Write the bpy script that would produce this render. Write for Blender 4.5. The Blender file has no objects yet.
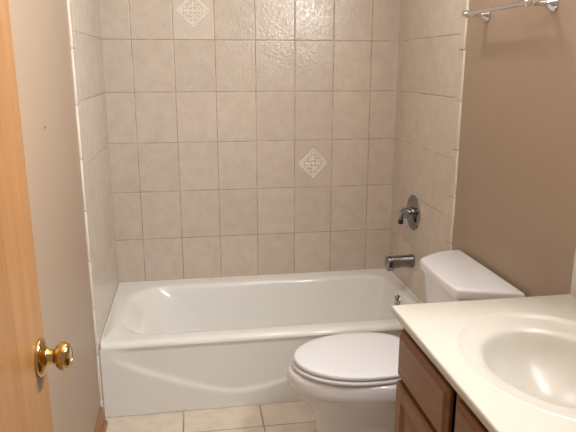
import bpy, bmesh, math, random
from mathutils import Vector, Matrix, Euler
R = math.radians
sc = bpy.context.scene
C = sc.collection

# ------------------------------------------------------------------ camera
cam_d = bpy.data.cameras.new('camera'); cam = bpy.data.objects.new('camera', cam_d); C.objects.link(cam)
cam_d.sensor_fit = 'HORIZONTAL'; cam_d.sensor_width = 36.0
cam_d.lens = 607.16 / 576.0 * 36.0
cam_d.clip_start = 0.02
cam.location = (0.4169, -3.2147, 1.4909)
cam.rotation_euler = (math.pi / 2 - 0.2433, 0.0, -0.158)
sc.camera = cam

# ------------------------------------------------------------------ world, lamps, exposure
w = bpy.data.worlds.new('world'); sc.world = w; w.use_nodes = True
w.node_tree.nodes['Background'].inputs[0].default_value = (0.97, 0.985, 1.0, 1)
w.node_tree.nodes['Background'].inputs[1].default_value = 0.2      # daylight of the hallway behind the doorway

def area(name, loc, rot, size, power, col, shape='DISK', size_y=None):
    l = bpy.data.lights.new(name, 'AREA'); l.shape = shape; l.size = size
    if size_y: l.size_y = size_y
    l.energy = power; l.color = col
    o = bpy.data.objects.new(name, l); C.objects.link(o); o.location = loc; o.rotation_euler = rot
    return o
CEIL_POS = (1.0, -1.04)
area('ceiling_lamp_light', (CEIL_POS[0], CEIL_POS[1], 2.325), (0, 0, 0), 0.24, 3.2, (0.985, 0.985, 0.965))
# frosted panel of the light bar over the vanity, facing into the room
area('vanity_light_glow', (1.414, -2.07, 1.93), (0, R(90), 0), 0.09, 28.0, (0.985, 0.985, 0.965), 'RECTANGLE', 0.60)
area('vanity_light_end_glow', (1.452, -1.752, 1.93), (R(90), 0, R(180)), 0.055, 12.0, (0.985, 0.985, 0.965), 'RECTANGLE', 0.09)

vs = sc.view_settings
vs.view_transform = 'Standard'; vs.look = 'None'; vs.gamma = 1.0; vs.use_curve_mapping = False
sc.display_settings.display_device = 'sRGB'
vs.exposure = 0.55

# ------------------------------------------------------------------ numbers
W = 1.524           # tiled width of the alcove; painted walls stand 8 mm further out
TT = 0.008
XL, XR = -TT, W + TT
YT = -0.805         # front end of the tiles
YN = -2.97          # near wall
ZC = 2.44
ZT = 0.343          # tub rim
A0, PU, PW, Z0 = 0.1413, 0.2059, 0.2577, 1.6152

# ------------------------------------------------------------------ materials
def srgb(r, g, b):
    f = lambda c: (c / 255 / 12.92) if c / 255 <= 0.04045 else ((c / 255 + 0.055) / 1.055) ** 2.4
    return (f(r), f(g), f(b), 1.0)

class NT:
    def __init__(self, name):
        self.m = bpy.data.materials.new(name); self.m.use_nodes = True
        self.t = self.m.node_tree; self.n = self.t.nodes; self.b = self.n['Principled BSDF']
    def new(self, typ, **kw):
        x = self.n.new(typ)
        for k, v in kw.items(): setattr(x, k, v)
        return x
    def link(self, a, b): self.t.links.new(a, b)
    def val(self, sock, v):
        if hasattr(v, 'is_linked') or isinstance(v, bpy.types.NodeSocket): self.link(v, sock)
        else: sock.default_value = v
    def math(self, op, a, b=None, c=None):
        x = self.new('ShaderNodeMath', operation=op); self.val(x.inputs[0], a)
        if b is not None: self.val(x.inputs[1], b)
        if c is not None: self.val(x.inputs[2], c)
        return x.outputs[0]
    def noise(self, scale, detail=3, rough=0.5, vec=None, dist=0.0):
        x = self.new('ShaderNodeTexNoise'); x.inputs['Scale'].default_value = scale
        x.inputs['Detail'].default_value = detail; x.inputs['Roughness'].default_value = rough
        x.inputs['Distortion'].default_value = dist
        self.link(vec if vec is not None else self.coord(), x.inputs['Vector'])
        return x.outputs[0]
    def coord(self):
        if not hasattr(self, '_c'): self._c = self.new('ShaderNodeTexCoord').outputs['Object']
        return self._c
    def smooth(self, v, lo, hi, a=0.0, b=1.0):
        x = self.new('ShaderNodeMapRange', interpolation_type='SMOOTHSTEP'); self.val(x.inputs[0], v)
        x.inputs[1].default_value = lo; x.inputs[2].default_value = hi
        x.inputs[3].default_value = a; x.inputs[4].default_value = b
        return x.outputs[0]
    def mix(self, f, a, b):
        x = self.new('ShaderNodeMix', data_type='RGBA'); self.val(x.inputs['Factor'], f)
        self.val(x.inputs['A'], a); self.val(x.inputs['B'], b); return x.outputs['Result']
    def bump(self, h, strength, dist=0.001, normal=None):
        x = self.new('ShaderNodeBump'); x.inputs['Strength'].default_value = strength; x.inputs['Distance'].default_value = dist
        self.val(x.inputs['Height'], h)
        if normal is not None: self.link(normal, x.inputs['Normal'])
        return x.outputs[0]

def plain(name, col, rough=0.5, metal=0.0, bump=None, spec=0.5, coat=0.0, trans=0.0, ior=None, var=0.03):
    t = NT(name); b = t.b
    if var:
        c2 = (col[0] * (1 - var), col[1] * (1 - var), col[2] * (1 - var), 1)
        t.link(t.mix(t.smooth(t.noise(7.0, 3), 0.35, 0.65), col, c2), b.inputs['Base Color'])
    else: b.inputs['Base Color'].default_value = col
    b.inputs['Roughness'].default_value = rough; b.inputs['Metallic'].default_value = metal
    b.inputs['Specular IOR Level'].default_value = spec
    b.inputs['Coat Weight'].default_value = coat; b.inputs['Transmission Weight'].default_value = trans
    if ior: b.inputs['IOR'].default_value = ior
    if bump: t.link(t.bump(t.noise(bump[0], 4), bump[1], bump[2]), b.inputs['Normal'])
    return t.m

def tile_mat(name, axis, u0, pu, w0, pw, gw, tile, tile2, grout, waxis='Z', rough=0.17, wave=0.6, spec=0.5, vis=1.0):
    t = NT(name); b = t.b
    s = t.new('ShaderNodeSeparateXYZ'); t.link(t.coord(), s.inputs[0])
    u = t.math('SUBTRACT', s.outputs[axis], u0); v = t.math('SUBTRACT', s.outputs[waxis], w0)
    wob = t.math('MULTIPLY', t.math('SUBTRACT', t.noise(9, 2), 0.5), 0.0016)
    du = t.math('PINGPONG', t.math('ADD', u, wob), pu / 2); dv = t.math('PINGPONG', t.math('ADD', v, wob), pw / 2)
    d = t.math('MINIMUM', du, dv)
    g = t.smooth(d, gw * 0.35, gw * 0.75)            # 0 in the grout, 1 on the tile
    iu = t.math('FLOOR', t.math('DIVIDE', u, pu)); iv = t.math('FLOOR', t.math('DIVIDE', v, pw))
    cx = t.new('ShaderNodeCombineXYZ'); t.link(iu, cx.inputs[0]); t.link(iv, cx.inputs[1])
    wn = t.new('ShaderNodeTexWhiteNoise'); t.link(cx.outputs[0], wn.inputs[0])
    mot = t.smooth(t.noise(14, 6, 0.65), 0.32, 0.70)
    col = t.mix(mot, tile, tile2)
    k = t.math('ADD', 0.965, t.math('MULTIPLY', wn.outputs[0], 0.07))
    hs = t.new('ShaderNodeHueSaturation'); t.link(col, hs.inputs['Color']); t.link(k, hs.inputs['Value'])
    gcol = t.mix(t.smooth(t.noise(11, 3), 0.4, 0.62), grout, (grout[0] * 1.45, grout[1] * 1.45, grout[2] * 1.45, 1))
    if vis < 1:   # upright joints left out of colour and bump, as grazing light hides them
        gv = t.smooth(du, gw * 0.35, gw * 0.75); g2 = t.smooth(dv, gw * 0.35, gw * 0.75)
        g = g2
    t.link(t.mix(g, gcol, hs.outputs[0]), b.inputs['Base Color'])
    t.link(t.math('ADD', rough, t.math('MULTIPLY', t.math('SUBTRACT', 1.0, g), 0.5)), b.inputs['Roughness'])
    b.inputs['Specular IOR Level'].default_value = spec
    n1 = t.bump(t.noise(62, 3, 0.55, dist=0.8), wave, 0.003)
    n2 = t.bump(t.noise(9, 2), 0.25, 0.004, n1)
    t.link(t.bump(t.smooth(d if vis == 1 else dv, 0, gw * 1.3), 0.6, 0.002, n2), b.inputs['Normal'])
    return t.m

def wood(name, c1, c2, c3, axis='Z', scale=1.0, rough=0.4, streak=0.6):
    t = NT(name); b = t.b
    mp = t.new('ShaderNodeMapping'); t.link(t.coord(), mp.inputs[0])
    sc_ = {'X': (1.5, 28, 28), 'Y': (28, 1.5, 28), 'Z': (28, 28, 1.5)}[axis]
    mp.inputs['Scale'].default_value = tuple(x * scale for x in sc_)
    n = t.noise(1.0, 4, 0.55, mp.outputs[0], 0.8)
    mp2 = t.new('ShaderNodeMapping'); t.link(t.coord(), mp2.inputs[0])
    sc2 = {'X': (6, 260, 260), 'Y': (260, 6, 260), 'Z': (260, 260, 6)}[axis]
    mp2.inputs['Scale'].default_value = sc2
    n2 = t.noise(1.0, 2, 0.5, mp2.outputs[0])
    col = t.mix(t.smooth(n, 0.3, 0.7), c1, c2)
    col = t.mix(t.math('MULTIPLY', t.smooth(n2, 0.5, 0.72), streak), col, c3)
    t.link(col, b.inputs['Base Color']); b.inputs['Roughness'].default_value = rough
    t.link(t.bump(n2, 0.15, 0.0005), b.inputs['Normal'])
    return t.m

TA, TB_, GR = srgb(211, 199, 185), srgb(202, 189, 175), srgb(160, 144, 127)
M = {}
M['tile_back'] = tile_mat('beige_wall_tile', 'X', A0, PU, Z0, PW, 0.0042, TA, TB_, GR)
M['tile_side'] = tile_mat('beige_side_tile', 'Y', -0.755, PU, Z0, PW, 0.0036, TA, TB_, GR, vis=0.08)
M['tile_trim'] = tile_mat('bullnose_tile', 'Y', -0.3, 9.0, 1.552, 0.2055, 0.004, TA, TB_, GR)
M['tile_edge'] = plain('caulked_tile_edge', srgb(240, 232, 222), 0.5)
M['floor'] = tile_mat('cream_floor_tile', 'X', 0.3379, 0.339, -0.9339, 0.339, 0.006, srgb(226, 214, 198), srgb(212, 199, 182), srgb(160, 142, 120), 'Y', 0.35, 0.25)
M['paint'] = plain('beige_wall_paint', srgb(163, 142, 122), 0.42, bump=(160, 0.12, 0.001), var=0.02)
M['ceiling'] = plain('white_ceiling_paint', srgb(238, 234, 228), 0.8, bump=(120, 0.2, 0.001))
M['tub'] = plain('white_tub_enamel', srgb(240, 240, 238), 0.12, coat=0.3, var=0.01)
M['china'] = plain('white_vitreous_china', srgb(232, 233, 238), 0.1, coat=0.3, var=0.01)
M['seat'] = plain('white_seat_plastic', srgb(233, 234, 239), 0.22, var=0.01)
M['marble'] = plain('cream_cultured_marble', srgb(200, 196, 187), 0.28, coat=0.0, var=0.025)
M['chrome'] = plain('chrome', (0.78, 0.79, 0.8, 1), 0.07, 1.0, var=0)
M['dark_reflection_chrome'] = plain('dark_reflection_chrome', (0.32, 0.33, 0.34, 1), 0.12, 1.0, var=0)  # base colour darkened to stand for the dark hallway reflected in chrome
M['dark'] = plain('dark_rubber_and_hole_shade', (0.015, 0.014, 0.013, 1), 0.4)
M['brass'] = plain('polished_brass', srgb(205, 172, 108), 0.1, 1.0, var=0)
M['oak_door'] = wood('oak_door_veneer', srgb(156, 112, 68), srgb(140, 97, 56), srgb(112, 74, 40), 'Z', 0.8)
M['oak_base'] = wood('oak_baseboard', srgb(160, 115, 74), srgb(145, 100, 60), srgb(112, 74, 42), 'Y', 1.0)
M['oak_v'] = wood('brown_oak_upright', srgb(140, 99, 63), srgb(125, 86, 52), srgb(100, 68, 40), 'Z', 1.3)
M['oak_h'] = wood('brown_oak_level', srgb(140, 99, 63), srgb(125, 86, 52), srgb(100, 68, 40), 'Y', 1.3)
M['decor'] = plain('cream_relief_glaze', srgb(246, 240, 230), 0.3)
M['decor_tile'] = plain('pale_decor_tile', srgb(216, 204, 191), 0.25, bump=(38, 0.35, 0.003))
M['white_trim'] = plain('white_gloss_trim', srgb(236, 232, 224), 0.3)

def glow(name, col, s):
    t = NT(name); t.b.inputs['Base Color'].default_value = (0.9, 0.88, 0.84, 1)
    t.b.inputs['Emission Color'].default_value = col; t.b.inputs['Emission Strength'].default_value = s
    return t.m
M['bulb'] = glow('frosted_lit_glass', (1.0, 0.9, 0.78, 1), 4.0)

# ------------------------------------------------------------------ helpers
def finish(name, bm, m, parent=None, smooth=True, ang=35):
    bmesh.ops.remove_doubles(bm, verts=bm.verts, dist=1e-5)
    bmesh.ops.recalc_face_normals(bm, faces=bm.faces)
    me = bpy.data.meshes.new(name); bm.to_mesh(me); bm.free()
    for x in (m if isinstance(m, (list, tuple)) else [m]): me.materials.append(x)
    if smooth:
        me.polygons.foreach_set('use_smooth', [True] * len(me.polygons)); me.set_sharp_from_angle(angle=R(ang))
    o = bpy.data.objects.new(name, me); C.objects.link(o)
    if parent is not None:
        o.parent = parent
        o.matrix_parent_inverse = parent_world(parent).inverted()
    return o

def parent_world(o):
    mtx = Matrix.LocRotScale(o.location, o.rotation_euler, o.scale)
    return (parent_world(o.parent) @ o.matrix_parent_inverse @ mtx) if o.parent else mtx

def thing(name, label, cat, loc, group=None):
    o = bpy.data.objects.new(name, None); C.objects.link(o); o.location = loc
    o.empty_display_size = 0.05; o['label'] = label; o['category'] = cat
    if group: o['group'] = group
    return o

def tag(o, label, cat, group=None):
    o['label'] = label; o['category'] = cat
    if group: o['group'] = group
    return o

def struct(o, label=None, cat=None):
    o['kind'] = 'structure'
    if label: o['label'] = label
    if cat: o['category'] = cat
    return o

def box(bm, x0, x1, y0, y1, z0, z1, bev=0.0, seg=2):
    r = bmesh.ops.create_cube(bm, size=1.0)
    for v in r['verts']:
        v.co = Vector((x0 + (v.co.x + .5) * (x1 - x0), y0 + (v.co.y + .5) * (y1 - y0), z0 + (v.co.z + .5) * (z1 - z0)))
    if bev:
        es = list({e for v in r['verts'] for e in v.link_edges})
        bmesh.ops.bevel(bm, geom=es, offset=bev, segments=seg, profile=0.5, affect='EDGES')
    return bm
def B(*a, **k): return box(bmesh.new(), *a, **k)

def loft(bm, rings, cap0=True, cap1=True):
    vs_ = [[bm.verts.new(p) for p in r] for r in rings]
    n = len(rings[0])
    for a, b in zip(vs_[:-1], vs_[1:]):
        for i in range(n):
            j = (i + 1) % n
            bm.faces.new((a[i], a[j], b[j], b[i]))
    if cap0: bm.faces.new(list(reversed(vs_[0])))
    if cap1: bm.faces.new(vs_[-1])
    return bm

def lathe(bm, prof, origin, axis, n=32):
    """prof: (radius, distance along axis)"""
    ax = Vector(axis).normalized(); q = Vector((0, 0, 1)).rotation_difference(ax)
    o = Vector(origin); rings = []
    for r, h in prof:
        r = max(r, 1e-4)
        rings.append([o + q @ Vector((r * math.cos(2 * math.pi * i / n), r * math.sin(2 * math.pi * i / n), h)) for i in range(n)])
    return loft(bm, rings)

def smooth_path(pts, k=6):
    pts = [Vector(p) for p in pts]; out = []
    for i in range(len(pts) - 1):
        p0 = pts[max(i - 1, 0)]; p1 = pts[i]; p2 = pts[i + 1]; p3 = pts[min(i + 2, len(pts) - 1)]
        for j in range(k):
            t = j / k
            out.append(0.5 * ((2 * p1) + (-p0 + p2) * t + (2 * p0 - 5 * p1 + 4 * p2 - p3) * t * t + (-p0 + 3 * p1 - 3 * p2 + p3) * t ** 3))
    out.append(pts[-1]); return out

def tube(bm, pts, rad, n=14, k=6, flat=1.0):
    rad = rad if isinstance(rad, (list, tuple)) else [rad] * len(pts)
    ps = smooth_path(pts, k) if k > 1 else [Vector(p) for p in pts]
    m = len(ps); rings = []; up = None
    for i, p in enumerate(ps):
        d = (ps[min(i + 1, m - 1)] - ps[max(i - 1, 0)]).normalized()
        if up is None: up = Vector((0, 1, 0)) if abs(d.y) < .9 else Vector((0, 0, 1))
        s = d.cross(up).normalized(); up = s.cross(d).normalized()
        f = i / (m - 1) * (len(rad) - 1); a = int(min(f, len(rad) - 2)) if len(rad) > 1 else 0
        r = rad[a] + (rad[a + 1] - rad[a]) * (f - a)
        rings.append([p + s * r * math.cos(2 * math.pi * q / n) * flat + up * r * math.sin(2 * math.pi * q / n) for q in range(n)])
    return loft(bm, rings)

def rrect(x0, x1, y0, y1, r, z, n=10, rs=None):
    """rounded rectangle loop, counter-clockwise; rs = radii per corner (x1y1, x0y1, x0y0, x1y0)"""
    rs = rs or (r, r, r, r); out = []
    for (cx, cy, a0), q in zip(((x1, y1, 0), (x0, y1, 90), (x0, y0, 180), (x1, y0, 270)), rs):
        sx = -1 if cx == x1 else 1; sy = -1 if cy == y1 else 1
        for i in range(n + 1):
            a = R(a0 + 90 * i / n)
            out.append(Vector((cx + sx * q + q * math.cos(a), cy + sy * q + q * math.sin(a), z)))
    return out

# ------------------------------------------------------------------ room shell
o = finish('floor', B(XL, XR, YN - 0.12, 0.02, -0.05, 0.0), M['floor'], smooth=False)
struct(o, 'cream square ceramic tile floor in front of the tub', 'floor')
o = finish('ceiling', B(XL - .1, XR + .1, YN - 0.12, 0.12, ZC, ZC + 0.05), M['ceiling'], smooth=False)
struct(o, 'white painted ceiling over the bathroom', 'ceiling')

wb = finish('wall_back', B(XL - .1, XR + .1, 0.0, 0.12, -0.05, ZC), M['tile_back'], smooth=False)
struct(wb, 'beige tiled wall behind the tub with two diamond decorated tiles', 'wall')
wl = finish('wall_left', B(XL - .1, XL, YN - .12, 0.0, -0.05, ZC), M['paint'], smooth=False)
struct(wl, 'beige painted left wall beside the open door', 'wall')
wr = finish('wall_right', B(XR, XR + .1, YN - .12, 0.0, -0.05, ZC), M['paint'], smooth=False)
struct(wr, 'beige painted right wall behind toilet and vanity', 'wall')

def surround(side):
    # field tiles, then the narrow bullnose strip with its rounded pale edge
    s = 1 if side == 'left' else -1
    xa = XL if side == 'left' else XR; xb = xa + s * TT
    par = wl if side == 'left' else wr
    finish('tile_surround', B(min(xa, xb), max(xa, xb), -0.7565, 0.0, 0.0, ZC), M['tile_side'], par, smooth=False)
    bm = bmesh.new()
    for k in range(-4, 9):
        z1 = 1.552 - k * 0.2055 - 0.0008; z0 = z1 - 0.2055 + 0.0016
        z1 = min(z1, ZC); z0 = max(z0, 0.002)
        if z1 - z0 < .03: continue
        box(bm, min(xa, xb), max(xa, xb), YT + 0.002, -0.7566, z0, z1)
    finish('bullnose_strip', bm, M['tile_trim'], par, smooth=False)
    bm = bmesh.new()
    for k in range(-4, 9):
        z1 = 1.552 - k * 0.2055 - 0.0014; z0 = z1 - 0.2055 + 0.0028
        z1 = min(z1, ZC); z0 = max(z0, 0.002)
        if z1 - z0 < .03: continue
        box(bm, min(xa, xb + s * .0005), max(xa, xb + s * .0005), YT - 0.0015, YT + 0.0035, z0, z1, 0.0012, 2)
    finish('tile_edge', bm, M['tile_edge'], par)
surround('left'); surround('right')

# near wall with the doorway the camera looks through
DX0, DX1, DZ = 0.13, 0.94, 2.05
bm = bmesh.new()
box(bm, XL - .1, DX0, YN - 0.115, YN, -0.05, ZC); box(bm, DX1, XR + .1, YN - 0.115, YN, -0.05, ZC)
box(bm, DX0, DX1, YN - 0.115, YN, DZ, ZC)
struct(finish('wall_front', bm, M['paint'], smooth=False), 'beige painted wall holding the doorway', 'wall')
bm = bmesh.new()
box(bm, DX0 - .06, DX0, YN, YN + 0.012, 0.0, DZ + .06, .003); box(bm, DX1, DX1 + .06, YN, YN + 0.012, 0.0, DZ + .06, .003)
box(bm, DX0, DX1, YN, YN + 0.012, DZ, DZ + .06, .003)
struct(finish('trim_1', bm, M['oak_base'], smooth=False), 'oak casing around the doorway', 'trim')

# baseboards
def baseboard(name, x, s, y0, y1, label):
    bm = bmesh.new()
    prof = [(0, 0), (0.026, 0), (0.0255, 0.008), (0.022, 0.015), (0.016, 0.019), (0.0125, 0.0205), (0.0125, 0.066), (0.010, 0.076), (0.005, 0.082), (0, 0.084)]
    a = [(x + s * px, y0, pz) for px, pz in prof]; b = [(x + s * px, y1, pz) for px, pz in prof]
    loft(bm, [a, b]); struct(finish(name, bm, M['oak_base'], ang=25), label, 'baseboard')
baseboard('baseboard_left', XL, 1, YN, YT - 0.002, 'low oak baseboard with shoe moulding along the left wall')
baseboard('baseboard_right', XR, -1, -1.668, YT - 0.002, 'low oak baseboard behind the toilet')

# small nail hole in the paint of the left wall
bm = bmesh.new(); lathe(bm, [(0.0, 0), (0.0045, 0.0002), (0.004, 0.0015), (0.0, 0.002)], (XL - .0005, -1.32, 1.313), (1, 0, 0), 10)
nh = finish('nail', bm, M['dark'], wl)

# decorated tiles: pale tile, diamond frame and scroll lattice in low relief
def decor_tile(cx, cz, i0, j0, pale):
    bm = bmesh.new()
    g = 0.0026
    x0 = A0 + i0 * PU + g; x1 = A0 + (i0 + 1) * PU - g; z1 = Z0 - j0 * PW - g; z0 = Z0 - (j0 + 1) * PW + g
    box(bm, x0, x1, -0.0012, 0.002, z0, z1, .0005)
    t = finish('decorated_tile', bm, M['decor_tile'] if pale else M['decor_tile2'], wb, smooth=False)
    bm = bmesh.new(); y = -0.0022; h = 0.077; hx = 0.077
    def strip(p, q, r=0.0021):
        tube(bm, [(cx + p[0], y, cz + p[1]), (cx + q[0], y, cz + q[1])], r, 6, 1)
    dia = [(0, h), (hx, 0), (0, -h), (-hx, 0)]
    for k in range(4): strip(dia[k], dia[(k + 1) % 4], 0.0036)
    d2 = [(a * .84, b * .84) for a, b in dia]
    for k in range(4): strip(d2[k], d2[(k + 1) % 4], 0.0017)
    s = 0.80
    def ring(px, pz, r, a0, a1, rr=0.0021):
        n = 10
        tube(bm, [(cx + px + r * math.cos(R(a0 + (a1 - a0) * i / n)), y, cz + pz + r * math.sin(R(a0 + (a1 - a0) * i / n))) for i in range(n + 1)], rr, 6, 1)
    for k in range(4):
        a = 90 * k; c, sn = math.cos(R(a)), math.sin(R(a))
        def rot(px, pz): return (px * c - pz * sn, px * sn + pz * c)
        for sg in (-1, 1):
            q = rot(sg * 0.011, 0.030); ring(q[0], q[1], 0.0095, a + 90 - sg * 90, a + 90 - sg * 90 + sg * 290)
        q = rot(0, 0.054); ring(q[0], q[1], 0.0055, 0, 360)
        strip(rot(0, 0.002), rot(0, 0.044), 0.0017)
        q = rot(0.0, 0.0); ring(q[0], q[1], 0.0075, 0, 360)
        q1 = rot(0.022, 0.014); ring(q1[0], q1[1], 0.0065, 0, 360)
    finish('diamond_relief', bm, M['decor'], t)
M['decor_tile2'] = plain('warm_decor_tile', srgb(205, 192, 179), 0.25, bump=(38, 0.35, 0.003))
decor_tile(1.0665, 0.973, 4, 2, False)
decor_tile(0.449, 1.755, 1, -1, True)

# ------------------------------------------------------------------ bathtub
def make_tub():
    t = thing('bathtub', 'white enamelled alcove bathtub against the tiled back wall', 'bathtub', (W / 2, -0.38, 0))
    x0, x1, y0, y1 = 0.0015, W - 0.0015, -0.7646, -0.0015
    bm = bmesh.new()
    n = 14
    # interior half: outer rim -> deck -> inner wall -> basin floor
    R0 = lambda a, b, c, d, r, z, rs=None: rrect(a, b, c, d, r, z, n, rs)
    rings = []
    for off, z in ((0.0, ZT - 0.022), (0.0015, ZT - 0.015), (0.006, ZT - 0.0075), (0.014, ZT - 0.0025), (0.024, ZT - .0005), (0.034, ZT)):
        rings.append(R0(x0, x1, y0 + off, y1, 0.004, z, (0.003, 0.003, 0.01, 0.01)))
    ix0, ix1, iy0, iy1 = 0.078, 1.452, -0.672, -0.088
    RS = lambda r: (.10 + r, .19 + r, .16 + r, .10 + r)
    rings.append(R0(ix0 - .024, ix1 + .018, iy0 - .020, iy1 + .018, 0, ZT, RS(.01)))
    rings.append(R0(ix0 - .010, ix1 + .008, iy0 - .008, iy1 + .008, 0, ZT - 0.003, RS(.005)))
    rings.append(R0(ix0 + .004, ix1, iy0, iy1, 0, ZT - 0.009, RS(0)))
    rings.append(R0(ix0 + .018, ix1 - .003, iy0 + .004, iy1 - .004, 0, ZT - 0.022, RS(0)))
    for f in (0.08, 0.15, 0.3, 0.5, 0.7, 0.85):
        z = ZT - 0.022 - f * 0.263
        rings.append(R0(ix0 + .018 + .20 * f + .03 * min(1, f * 5), ix1 - .003 - .045 * f, iy0 + .004 + .05 * f, iy1 - .004 - .05 * f, 0, z, RS(0)))
    rings.append(R0(ix0 + .245, ix1 - .062, iy0 + .075, iy1 - .075, 0.13, 0.055))
    rings.append(R0(ix0 + .30, ix1 - .10, iy0 + .115, iy1 - .115, 0.12, 0.042))
    rings.append(R0(ix0 + .42, ix1 - .20, iy0 + .20, iy1 - .20, 0.08, 0.038))
    loft(bm, rings, cap0=False, cap1=True)
    body = finish('basin', bm, M['tub'], t, ang=50)
    # apron: height field with the swooping ledge
    bm = bmesh.new()
    crease = [(-0.02, .300), (0.05, .272), (0.121, .237), (0.203, .197), (0.371, .131), (0.458, .102), (0.536, .080), (0.612, .080), (0.689, .088), (0.794, .114), (1.0, .175), (1.2, .235), (1.40, .29), (1.55, .31)]
    def cz(x):
        for (a, b), (c, d) in zip(crease[:-1], crease[1:]):
            if a <= x <= c: return b + (d - b) * (x - a) / (c - a)
        return .3
    nx, nz = 150, 90; g = []
    for i in range(nx + 1):
        x = x0 + (x1 - x0) * i / nx; row = []
        czx = sum(cz(min(max(x + d, 0), W)) for d in (-.016, -.008, 0, .008, .016)) / 5
        for j in range(nz + 1):
            z = (ZT - 0.022) * j / nz + 0.002 * (1 - j / nz)
            d = (z - czx) / 0.016
            s = 1 / (1 + math.exp(max(min(d * 3.2, 30), -30)))    # 1 below the ledge
            fade = min(1, max(0, (x - 0.04) / 0.12)) * min(1, max(0, (W - 0.04 - x) / 0.12))
            inset = 0.010 * (1 - s) * min(1, (ZT - 0.022 - z) / 0.02) * fade
            lip = 0.0
            row.append(bm.verts.new((x, y0 + inset + lip, z)))
        g.append(row)
    for i in range(nx):
        for j in range(nz): bm.faces.new((g[i][j], g[i + 1][j], g[i + 1][j + 1], g[i][j + 1]))
    # ends and inside face to give the apron thickness
    bk = [[bm.verts.new((x, y0 + 0.045, z)) for z in (0.002, ZT - 0.022)] for x in (x0, x1)]
    bm.faces.new((bk[0][0], bk[0][1], bk[1][1], bk[1][0]))
    bm.faces.new([g[0][j] for j in range(nz + 1)] + [bk[0][1], bk[0][0]])
    bm.faces.new([g[nx][j] for j in range(nz, -1, -1)] + [bk[1][0], bk[1][1]])
    bm.faces.new([g[i][0] for i in range(nx, -1, -1)] + [bk[0][0], bk[1][0]])
    bm.faces.new([g[i][nz] for i in range(nx + 1)] + [bk[1][1], bk[0][1]])
    finish('apron', bm, M['tub'], t, ang=50)
    # caulk bead along tiles and floor
    bm = bmesh.new()
    tube(bm, [(0.004, -0.75, ZT + .0005), (0.004, -0.004, ZT + .0005)], 0.004, 8, 1)
    tube(bm, [(W - 0.004, -0.75, ZT + .0005), (W - 0.004, -0.004, ZT + .0005)], 0.004, 8, 1)
    tube(bm, [(0.004, -0.005, ZT + .0005), (W - 0.004, -0.005, ZT + .0005)], 0.0045, 8, 1)
    finish('caulk_bead', bm, M['white_trim'], t)
    # overflow plate with trip lever on the drain end
    bm = bmesh.new()
    ox = 1.4485; lathe(bm, [(0.0, -0.004), (0.036, -0.004), (0.036, 0.002), (0.033, 0.007), (0.02, 0.0095), (0.0, 0.010)], (ox, -0.385, 0.298), (-1, 0, 0.10))
    ov = finish('overflow_plate', bm, M['dark_reflection_chrome'], t)
    bm = bmesh.new(); tube(bm, [(ox - .008, -0.385, 0.298), (ox - .018, -0.385, 0.312), (ox - .020, -0.385, 0.330)], [0.005, 0.004, 0.006], 10)
    finish('trip_lever', bm, M['chrome'], ov)
    bm = bmesh.new(); lathe(bm, [(0.0, 0), (0.034, 0), (0.034, .003), (0.028, .006), (0.012, .004), (0.0, .004)], (1.15, -0.39, 0.037), (0, 0, 1))
    finish('drain', bm, M['chrome'], t)
    return t
make_tub()

# ------------------------------------------------------------------ tub valve and spout (on the right end wall)
VY, VZ = -0.340, 0.760
v = thing('tub_valve', 'round chrome single lever tub valve on the tiled end wall', 'faucet valve', (W, VY, VZ))
bm = bmesh.new(); lathe(bm, [(0.0, 0.0), (0.091, 0.0), (0.092, 0.002), (0.088, 0.006), (0.07, 0.009), (0.04, 0.011), (0.0, 0.0115)], (W, VY, VZ), (-1, 0, 0), 48)
finish('escutcheon', bm, M['dark_reflection_chrome'], v)
bm = bmesh.new(); lathe(bm, [(0.0, 0.0), (0.030, 0.0), (0.030, 0.008), (0.024, 0.012), (0.024, 0.020), (0.028, 0.023), (0.028, 0.040), (0.024, 0.045), (0.012, 0.047), (0.0, 0.0475)], (W - 0.010, VY, VZ), (-1, 0, 0))
hub = finish('hub', bm, M['dark_reflection_chrome'], v)
bm = bmesh.new(); tube(bm, [(W - 0.030, VY, VZ + .008), (W - 0.044, VY + .010, VZ + .012), (W - 0.054, VY + .022, VZ + 0.000), (W - 0.056, VY + .027, VZ - 0.024), (W - 0.056, VY + .027, VZ - 0.044)], [0.016, 0.015, 0.0125, 0.011, 0.012], 14)
lv = finish('lever', bm, M['dark_reflection_chrome'], v)
bm = bmesh.new(); lathe(bm, [(0.0, 0.0), (0.0125, 0.0), (0.0135, 0.004), (0.0135, 0.020), (0.009, 0.024), (0.0, 0.025)], (W - 0.056, VY + .027, VZ - 0.040), (0, 0, -1), 16)
tip = finish('lever_tip', bm, M['dark'], lv); tip['label'] = 'black lever tip'
SY, SZ = -0.366, 0.512
s = thing('tub_spout', 'chrome tub spout below the round valve on the end wall', 'spout', (W, SY, SZ))
bm = bmesh.new(); rings = []
def srect(x, hw, zt, zb, r):
    out = []; n = 8
    for (cy, cz_, a0) in ((hw - r, zt - r, 0), (-hw + r, zt - r, 90), (-hw + r, zb + r, 180), (hw - r, zb + r, 270)):
        for i in range(n + 1):
            a = R(a0 + 90 * i / n); out.append((x, SY + cy + r * math.cos(a), SZ + cz_ + r * math.sin(a)))
    return out
for (dx, hw, zt, zb, r) in ((0.0, .030, .032, -.034, .029), (.006, .032, .034, -.036, .031), (.012, .032, .034, -.036, .031), (.020, .030, .032, -.033, .029), (.06, .0295, .031, -.032, .027), (.10, .029, .030, -.033, .024), (.112, .0285, .029, -.046, .020), (.132, .028, .027, -.048, .018), (.140, .025, .023, -.046, .014), (.144, .018, .016, -.040, .010)):
    rings.append(srect(W - dx, hw, zt, zb, r))
loft(bm, rings); finish('spout_body', bm, M['dark_reflection_chrome'], s, ang=45)
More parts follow.
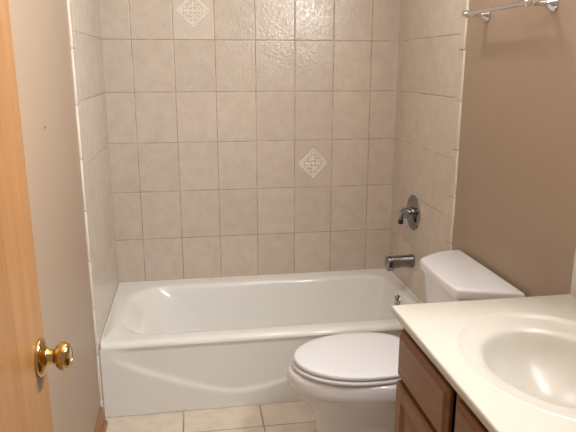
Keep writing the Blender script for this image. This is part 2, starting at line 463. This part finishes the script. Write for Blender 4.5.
bm = bmesh.new(); lathe(bm, [(0.0, 0), (0.004, 0), (0.004, .012), (0.008, .014), (0.0085, .020), (0.006, .024), (0.0, .025)], (W - 0.126, SY, SZ + .018), (0, 0, 1), 14)
finish('diverter_knob', bm, M['dark_reflection_chrome'], s)

# ------------------------------------------------------------------ toilet
def egg(xf, xb, hw, z, yc, n=64, p=2.0, bulge=0.58, back_p=2.6):
    """closed egg-shaped loop, pointed end at xf (towards -x), blunt end at xb"""
    xm = xf + (xb - xf) * bulge; out = []
    for i in range(n):
        a = 2 * math.pi * i / n; c, s_ = math.cos(a), math.sin(a)
        q = back_p if c > 0 else p
        ex = math.copysign(abs(c) ** (2 / q), c); ey = math.copysign(abs(s_) ** (2 / q), s_)
        out.append(Vector((xm + (xb - xm if c > 0 else xm - xf) * ex, yc + hw * ey, z)))
    return out
TY = -1.163
def make_toilet():
    t = thing('toilet', 'white two piece toilet with closed lid between tub and vanity', 'toilet', (1.1, TY, 0))
    bm = bmesh.new(); L = []
    E_ = lambda xf, xb, hw, z, b=.58, bp=2.6: L.append(egg(xf, xb, hw, z, TY, 64, 2.0, b, bp))
    E_(0.900, 1.335, 0.118, 0.002, .5, 3); E_(0.893, 1.338, 0.122, 0.012, .5, 3); E_(0.893, 1.335, 0.120, 0.030, .5, 3)
    E_(0.866, 1.32, 0.106, 0.08, .5, 3); E_(0.852, 1.31, 0.094, 0.13, .5, 3); E_(0.848, 1.31, 0.090, 0.17, .52, 3); E_(0.838, 1.32, 0.092, 0.205, .55, 3)
    E_(0.818, 1.34, 0.102, 0.235, .55, 3); E_(0.793, 1.36, 0.120, 0.265, .55, 3); E_(0.770, 1.38, 0.142, 0.292, .55, 3); E_(0.759, 1.39, 0.160, 0.308, .54, 3.1)
    E_(0.749, 1.40, 0.182, 0.318, .53, 3.2); E_(0.744, 1.41, 0.189, 0.327, .52, 3.3); E_(0.742, 1.42, 0.191, 0.342, .52, 3.4); E_(0.743, 1.43, 0.191, 0.362, .51, 3.5)
    E_(0.747, 1.43, 0.189, 0.376, .51, 3.5); E_(0.754, 1.43, 0.185, 0.383, .51, 3.5); E_(0.768, 1.425, 0.175, 0.3855, .51, 3.5)
    E_(0.80, 1.25, 0.145, 0.3855, .5, 2.4); E_(0.81, 1.24, 0.135, 0.380, .5, 2.4); E_(0.85, 1.20, 0.11, 0.30, .5, 2.2); E_(0.93, 1.14, 0.06, 0.20, .5, 2)
    loft(bm, L); finish('bowl', bm, M['china'], t, ang=60)
    for sg in (-1, 1):
        bm = bmesh.new(); lathe(bm, [(0.0, 0), (0.020, 0), (0.020, .006), (0.016, .018), (0.008, .024), (0.0, .025)], (1.10, TY + sg * 0.105, 0.030), (0, 0, 1), 20)
        finish('bolt_cap', bm, M['china'], t)
    bm = bmesh.new(); L = []
    # seat ring
    for a, z in ((.034, .3930), (.0005, .3934), (0, .3945), (0, .4030), (.002, .4042)): L.append(egg(.761 + a, 1.235 - a, .187 - a, z, TY, 64, 2.0, .55, 2.7))
    for a, z in ((.060, .4042), (.066, .4030), (.066, .395), (.060, .3925)): L.append(egg(.764 + a, 1.235 - a, .184 - a, z, TY, 64, 2.0, .55, 2.4))
    loft(bm, L, False, False)
    n = 64; bm.verts.ensure_lookup_table()
    for i in range(n):
        j = (i + 1) % n; bm.faces.new((bm.verts[8 * n + i], bm.verts[8 * n + j], bm.verts[j], bm.verts[i]))
    finish('seat', bm, M['seat'], t, ang=60)
    bm = bmesh.new(); L = []
    for a, z in ((.035, .4100), (.002, .4104), (0, .4130), (0, .4215), (.003, .4250), (.010, .427), (.03, .4285), (.07, .4295), (.12, .430)):
        L.append(egg(.767 + a, 1.238 - a, .185 - a, z, TY, 64, 2.0, .55, 2.7))
    loft(bm, L); lid = finish('lid', bm, M['seat'], t, ang=60)
    for sg in (-1, 1):
        bm = bmesh.new(); box(bm, 1.225, 1.275, TY + sg * .075 - .02, TY + sg * .075 + .02, .388, .425, .008, 3)
        finish('seat_hinge', bm, M['seat'], t)
    # tank: bow-fronted
    def bow(z, dx, xb, fh, bh, depth, n=5):
        # trapezoid seen from above: wide back, narrower straight front, softly rounded front corners
        c = TY - .006
        pts = [(xb, c + bh), (xb - depth * .30, c + bh - .004), (xb - depth * .62, c + (fh * .45 + bh * .55) + .006), (xb - depth * .86, c + fh + .016), (xb - depth * .965, c + fh - .008), (xb - depth, c + fh - .040)]
        h = smooth_path([(a, b, 0) for a, b in pts], n)
        out = [Vector((q.x, q.y, z)) for q in h]
        out += [Vector((xb - depth - .004, c, z))]
        near = [(xb - depth, c - fh + .020), (xb - depth * .985, c - fh + .006), (xb - depth * .955, c - fh - .003), (xb - depth * .62, c - (fh * .62 + bh * .38)), (xb - depth * .3, c - (fh * .3 + bh * .7)), (xb, c - bh)]
        out += [Vector((a, b, z)) for a, b in near]
        return out
    bm = bmesh.new(); L = []
    for z, fh, bh, d, xb in ((.388, .150, .205, .150, 1.503), (.396, .155, .213, .160, 1.507), (.55, .160, .232, .176, 1.509), (.700, .166, .246, .196, 1.512), (.706, .166, .246, .196, 1.512)):
        L.append(bow(z, 0, xb, fh, bh, d))
    loft(bm, L); finish('tank', bm, M['china'], t, ang=40)
    bm = bmesh.new(); L = []
    for z, e in ((.703, .004), (.704, .0005), (.708, 0.0), (.728, 0.0), (.735, .003), (.7385, .008), (.740, .016)):
        L.append(bow(z, 0, 1.517 - e * .4, .180 - e, .262 - e, .216 - 1.2 * e))
    loft(bm, L); finish('tank_lid', bm, M['china'], t, ang=40)
make_toilet()

# ------------------------------------------------------------------ vanity
VY1, VY0 = -1.692, -2.442      # far and near sides of the cabinet
CX = 1.009                     # face frame plane
vn = thing('vanity_cabinet', 'brown oak vanity cabinet under the cream sink top', 'cabinet', (1.25, -2.067, 0))
bm = bmesh.new()
box(bm, CX, XR - .001, VY1 - .018, VY1, 0.0, 0.8165); box(bm, CX, XR - .001, VY0, VY0 + .018, 0.0, 0.8165)
box(bm, CX + .06, XR - .001, VY0 + .018, VY1 - .018, 0.09, 0.105); box(bm, XR - .008, XR - .001, VY0 + .018, VY1 - .018, 0.0, 0.60)
box(bm, CX + .06, CX + .075, VY0 + .018, VY1 - .018, 0.0, 0.09)
finish('carcass', bm, M['oak_v'], vn, smooth=False)
bm = bmesh.new()
for ya, yb in ((VY1 - .045, VY1 - .0005), (-2.085, -2.05), (VY0 + .0005, VY0 + .045)): box(bm, CX - .018, CX, ya, yb, 0.09, 0.8165)
for za, zb in ((.785, .8165), (.60, .635), (.09, .125)):
    box(bm, CX - .0175, CX - .0005, VY1 - .045, -2.05, za, zb); box(bm, CX - .0175, CX - .0005, -2.085, VY0 + .045, za, zb)
finish('face_frame', bm, M['oak_v'], vn, smooth=False)
FX = CX - .018
def raised(y0, y1, z0, z1, name, mat, door):
    # front board: thin back slab with a routed edge, then a raised face
    bm = bmesh.new()
    def rect(x, i): return [(x, y0 + i, z0 + i), (x, y1 - i, z0 + i), (x, y1 - i, z1 - i), (x, y0 + i, z1 - i)]
    if not door:
        loft(bm, [rect(FX, 0), rect(FX - .008, 0), rect(FX - .011, .004), rect(FX - .012, .009), rect(FX - .0185, .014), rect(FX - .019, .016)])
        return finish(name, bm, mat, vn, smooth=False)
    fw = .055
    # frame with a mitred look: loft ring out to inner edge, then recess to the panel bevel
    loft(bm, [rect(FX, 0), rect(FX - .012, 0), rect(FX - .017, .004), rect(FX - .019, .008), rect(FX - .019, fw - .010), rect(FX - .012, fw - .002), rect(FX - .010, fw)])
    d = finish(name, bm, mat, vn, smooth=False)
    bm = bmesh.new()
    loft(bm, [rect(FX - .0095, fw + .001), rect(FX - .0105, fw + .004), rect(FX - .0165, fw + .030), rect(FX - .017, fw + .033)])
    finish('raised_panel', bm, M['oak_v'], d, smooth=False)
    return d
for (ya, yb) in ((-2.034, -1.700), (-2.436, -2.075)):
    raised(ya, yb, .626, .768, 'drawer_front', M['oak_h'], False)
    raised(ya, yb, .110, .612, 'cabinet_door', M['oak_v'], True)

# countertop with integral oval sink
CXA, CXB, CYA, CYB, CZ = 0.952, XR - .001, -2.450, -1.686, 0.839
SX, SYY, SA, SB = 1.235, -2.060, 0.225, 0.272
ct = thing('vanity_countertop', 'cream cultured marble vanity top with oval sink', 'countertop', (1.24, -2.067, .817))
N = 120
corn = [math.atan2(y - SYY, x - SX) % (2 * math.pi) for x in (CXA, CXB) for y in (CYA, CYB)]
angs = [2 * math.pi * i / N for i in range(N)]
for c in corn:
    k = min(range(N), key=lambda i: abs(angs[i] - c)); angs[k] = c
def rect_ring(inset, z):
    out = []
    x0, x1, y0, y1 = CXA + inset, CXB, CYA + inset, CYB - inset
    for a in angs:
        c, s_ = math.cos(a), math.sin(a)
        tx = ((x1 if c > 0 else x0) - SX) / c if abs(c) > 1e-9 else 1e9
        ty = ((y1 if s_ > 0 else y0) - SYY) / s_ if abs(s_) > 1e-9 else 1e9
        q = min(tx, ty); out.append((SX + q * c, SYY + q * s_, z))
    return out
def ell(a, b, z, cx=SX, cy=SYY):
    return [(cx + a * b / math.hypot(b * math.cos(t), a * math.sin(t)) * math.cos(t), cy + a * b / math.hypot(b * math.cos(t), a * math.sin(t)) * math.sin(t), z) for t in angs]
bm = bmesh.new()
loft(bm, [ell(SA + .004, SB + .004, CZ - .0215), rect_ring(.002, CZ - .022), rect_ring(0, CZ - .020), rect_ring(0, CZ - .006), rect_ring(.0015, CZ - .0022), rect_ring(.006, CZ), ell(SA + .004, SB + .004, CZ)], False, False)
finish('top_slab', bm, M['marble'], ct, ang=60)
bm = bmesh.new(); L = []
for a, b, z in ((SA + .004, SB + .004, CZ), (SA, SB, CZ + .0015), (SA - .006, SB - .006, CZ + .0012), (SA - .013, SB - .013, CZ - .0065), (SA - .020, SB - .020, CZ - .0085), (SA - .045, SB - .045, CZ - .0095)):
    L.append(ell(a, b, z))
def bowl(a, b, z, k): L.append(ell(a, b, z, SX - .012 * k, SYY))
bowl(SA - .058, SB - .065, CZ - .0105, 1); bowl(SA - .067, SB - .078, CZ - .0145, 1); bowl(SA - .073, SB - .085, CZ - .022, 1)
for f, zz in ((.96, .036), (.90, .055), (.79, .082), (.62, .103), (.45, .122), (.28, .132), (.15, .136), (.11, .137)):
    bowl((SA - .072) * f, (SB - .085) * f, CZ - zz, 1)
loft(bm, L, False, True); finish('sink_basin', bm, M['marble'], ct, ang=60)
bm = bmesh.new(); lathe(bm, [(0, 0), (.030, 0), (.030, .004), (.024, .0055), (.016, .002), (0.014, .006), (0, .008)], (SX - .012, SYY, CZ - .137), (0, 0, 1), 28)
finish('drain', bm, M['chrome'], ct)
bm = bmesh.new(); lathe(bm, [(0, 0), (.007, 0), (.006, .002), (0, .0025)], (SX + .10, SYY, CZ - .052), (-1, 0, .8), 16)
finish('overflow_hole', bm, M['dark'], ct)  # solid dark disc, its colour stands for the shade inside the hole
bm = bmesh.new(); box(bm, XR - .032, XR - .0012, CYA, CYB, CZ - .001, CZ + .14, .004, 3)
finish('backsplash', bm, M['marble'], ct)

# faucet (just right of the frame)
fc = thing('sink_faucet', 'chrome sink faucet standing behind the oval basin', 'faucet', (1.462, SYY, CZ))
bm = bmesh.new(); L = [rrect(1.438, 1.486, SYY - .075, SYY + .075, .022, z_) for z_ in (CZ, CZ + .012)]; L.append(rrect(1.444, 1.480, SYY - .068, SYY + .068, .016, CZ + .018))
loft(bm, L); finish('base_plate', bm, M['chrome'], fc)
bm = bmesh.new(); tube(bm, [(1.465, SYY, CZ + .012), (1.462, SYY, CZ + .06), (1.43, SYY, CZ + .085), (1.37, SYY, CZ + .075), (1.345, SYY, CZ + .055)], [.017, .015, .013, .012, .011], 16)
finish('spout', bm, M['chrome'], fc)
for sg in (-1, 1):
    bm = bmesh.new(); lathe(bm, [(0, 0), (.018, 0), (.016, .02), (.021, .028), (.02, .045), (.01, .05), (0, .051)], (1.465, SYY + sg * .052, CZ + .016), (0, 0, 1), 20)
    finish('handle', bm, M['chrome'], fc)

# ------------------------------------------------------------------ towel bar
ty0, ty1, tz, tx = -1.402, -0.972, 1.676, W - .078
tb = thing('towel_bar', 'chrome towel bar on two round posts high on the right wall', 'towel bar', (XR, (ty0 + ty1) / 2, tz))
for y in (ty1, ty0):
    bm = bmesh.new()
    lathe(bm, [(0, 0), (.026, 0), (.027, .004), (.024, .010), (.016, .018), (.011, .030), (.0095, .050), (.0095, .060)], (XR, y, tz), (-1, 0, 0), 28)
    finish('post', bm, M['chrome'], tb)
    bm = bmesh.new(); sgn = 1 if y == ty1 else -1
    lathe(bm, [(0, -.014), (.011, -.013), (.0135, -.008), (.0135, .006), (.011, .012), (0, .014)], (tx - .002, y, tz), (0, sgn, 0), 24)
    finish('socket', bm, M['chrome'], tb)
bm = bmesh.new(); lathe(bm, [(0, 0), (.0078, 0), (.0078, ty1 - ty0 - .016), (0, ty1 - ty0 - .016)], (tx, ty0 + .008, tz), (0, 1, 0), 24)
finish('bar', bm, M['chrome'], tb)

# ------------------------------------------------------------------ door, opened flat along the left wall
DFX = 0.150
bm = B(DFX - .035, DFX, -2.945, -2.183, 0.012, 2.035, bev=.0015, seg=1)
dr = finish('door_1', bm, M['oak_door'], smooth=False)
struct(dr, 'flush oak veneer door standing open along the left wall', 'door')
KY, KZ = -2.2235, 1.0125
for sg, nm in ((1, 'door_knob'), (-1, 'door_knob')):
    x = DFX if sg > 0 else DFX - .035
    bm = bmesh.new()
    lathe(bm, [(0, 0), (.0325, 0), (.0335, .002), (.032, .0055), (.026, .0085), (.018, .011), (.0145, .014), (.0135, .018), (.0125, .020), (.0118, .025), (.0125, .028), (0, .028)], (x, KY, KZ), (sg, 0, 0), 40)
    k = finish('door_knob', bm, M['brass'], dr, ang=60)
    bm = bmesh.new()
    sc_ = 1.0 if sg > 0 else .9
    lathe(bm, [(.0118, .024), (.0135, .0265), (.0190, .029), (.0232, .0333), (.0245, .0385), (.0236, .0440), (.0200, .0490), (.0158, .0510), (.0153, .0502), (.010, .0510), (0, .0514)], (x, KY, KZ), (sg, 0, 0), 40)
    finish('knob_grip', bm, M['brass'], k, ang=60)
bm = B(DFX - .029, DFX - .006, -2.1835, -2.182, KZ - .028, KZ + .028); finish('latch_plate', bm, M['brass'], dr)
for hz in (.2, 1.02, 1.83):
    bm = bmesh.new(); lathe(bm, [(0, 0), (.006, 0), (.006, .09), (0, .09)], (DFX - .004, -2.952, hz), (0, 0, 1), 12)
    finish('hinge', bm, M['brass'], dr)

# ------------------------------------------------------------------ lamps (above the frame)
cl = thing('ceiling_light', 'round frosted flush ceiling light above the toilet', 'ceiling light', (CEIL_POS[0], CEIL_POS[1], ZC))
bm = bmesh.new(); lathe(bm, [(0, 0), (.15, 0), (.15, .03), (.135, .035), (0, .035)], (*CEIL_POS, ZC), (0, 0, -1), 40)
finish('base', bm, M['chrome'], cl)
bm = bmesh.new(); lathe(bm, [(.13, .034), (.132, .05), (.125, .08), (.10, .1), (.05, .11), (0, .112)], (*CEIL_POS, ZC), (0, 0, -1), 40)
finish('glass_shade', bm, M['bulb'], cl)

vl = thing('vanity_light', 'long frosted glass light bar above the vanity', 'wall light', (XR, -2.07, 1.93))
bm = bmesh.new(); box(bm, XR - .05, XR, -2.42, -1.72, 1.865, 1.995, .006)
finish('light_bar', bm, M['chrome'], vl)
bm = bmesh.new(); box(bm, XR - .112, XR - .050, -2.38, -1.76, 1.88, 1.98, .012, 3)
finish('glass_shade', bm, M['bulb'], vl)
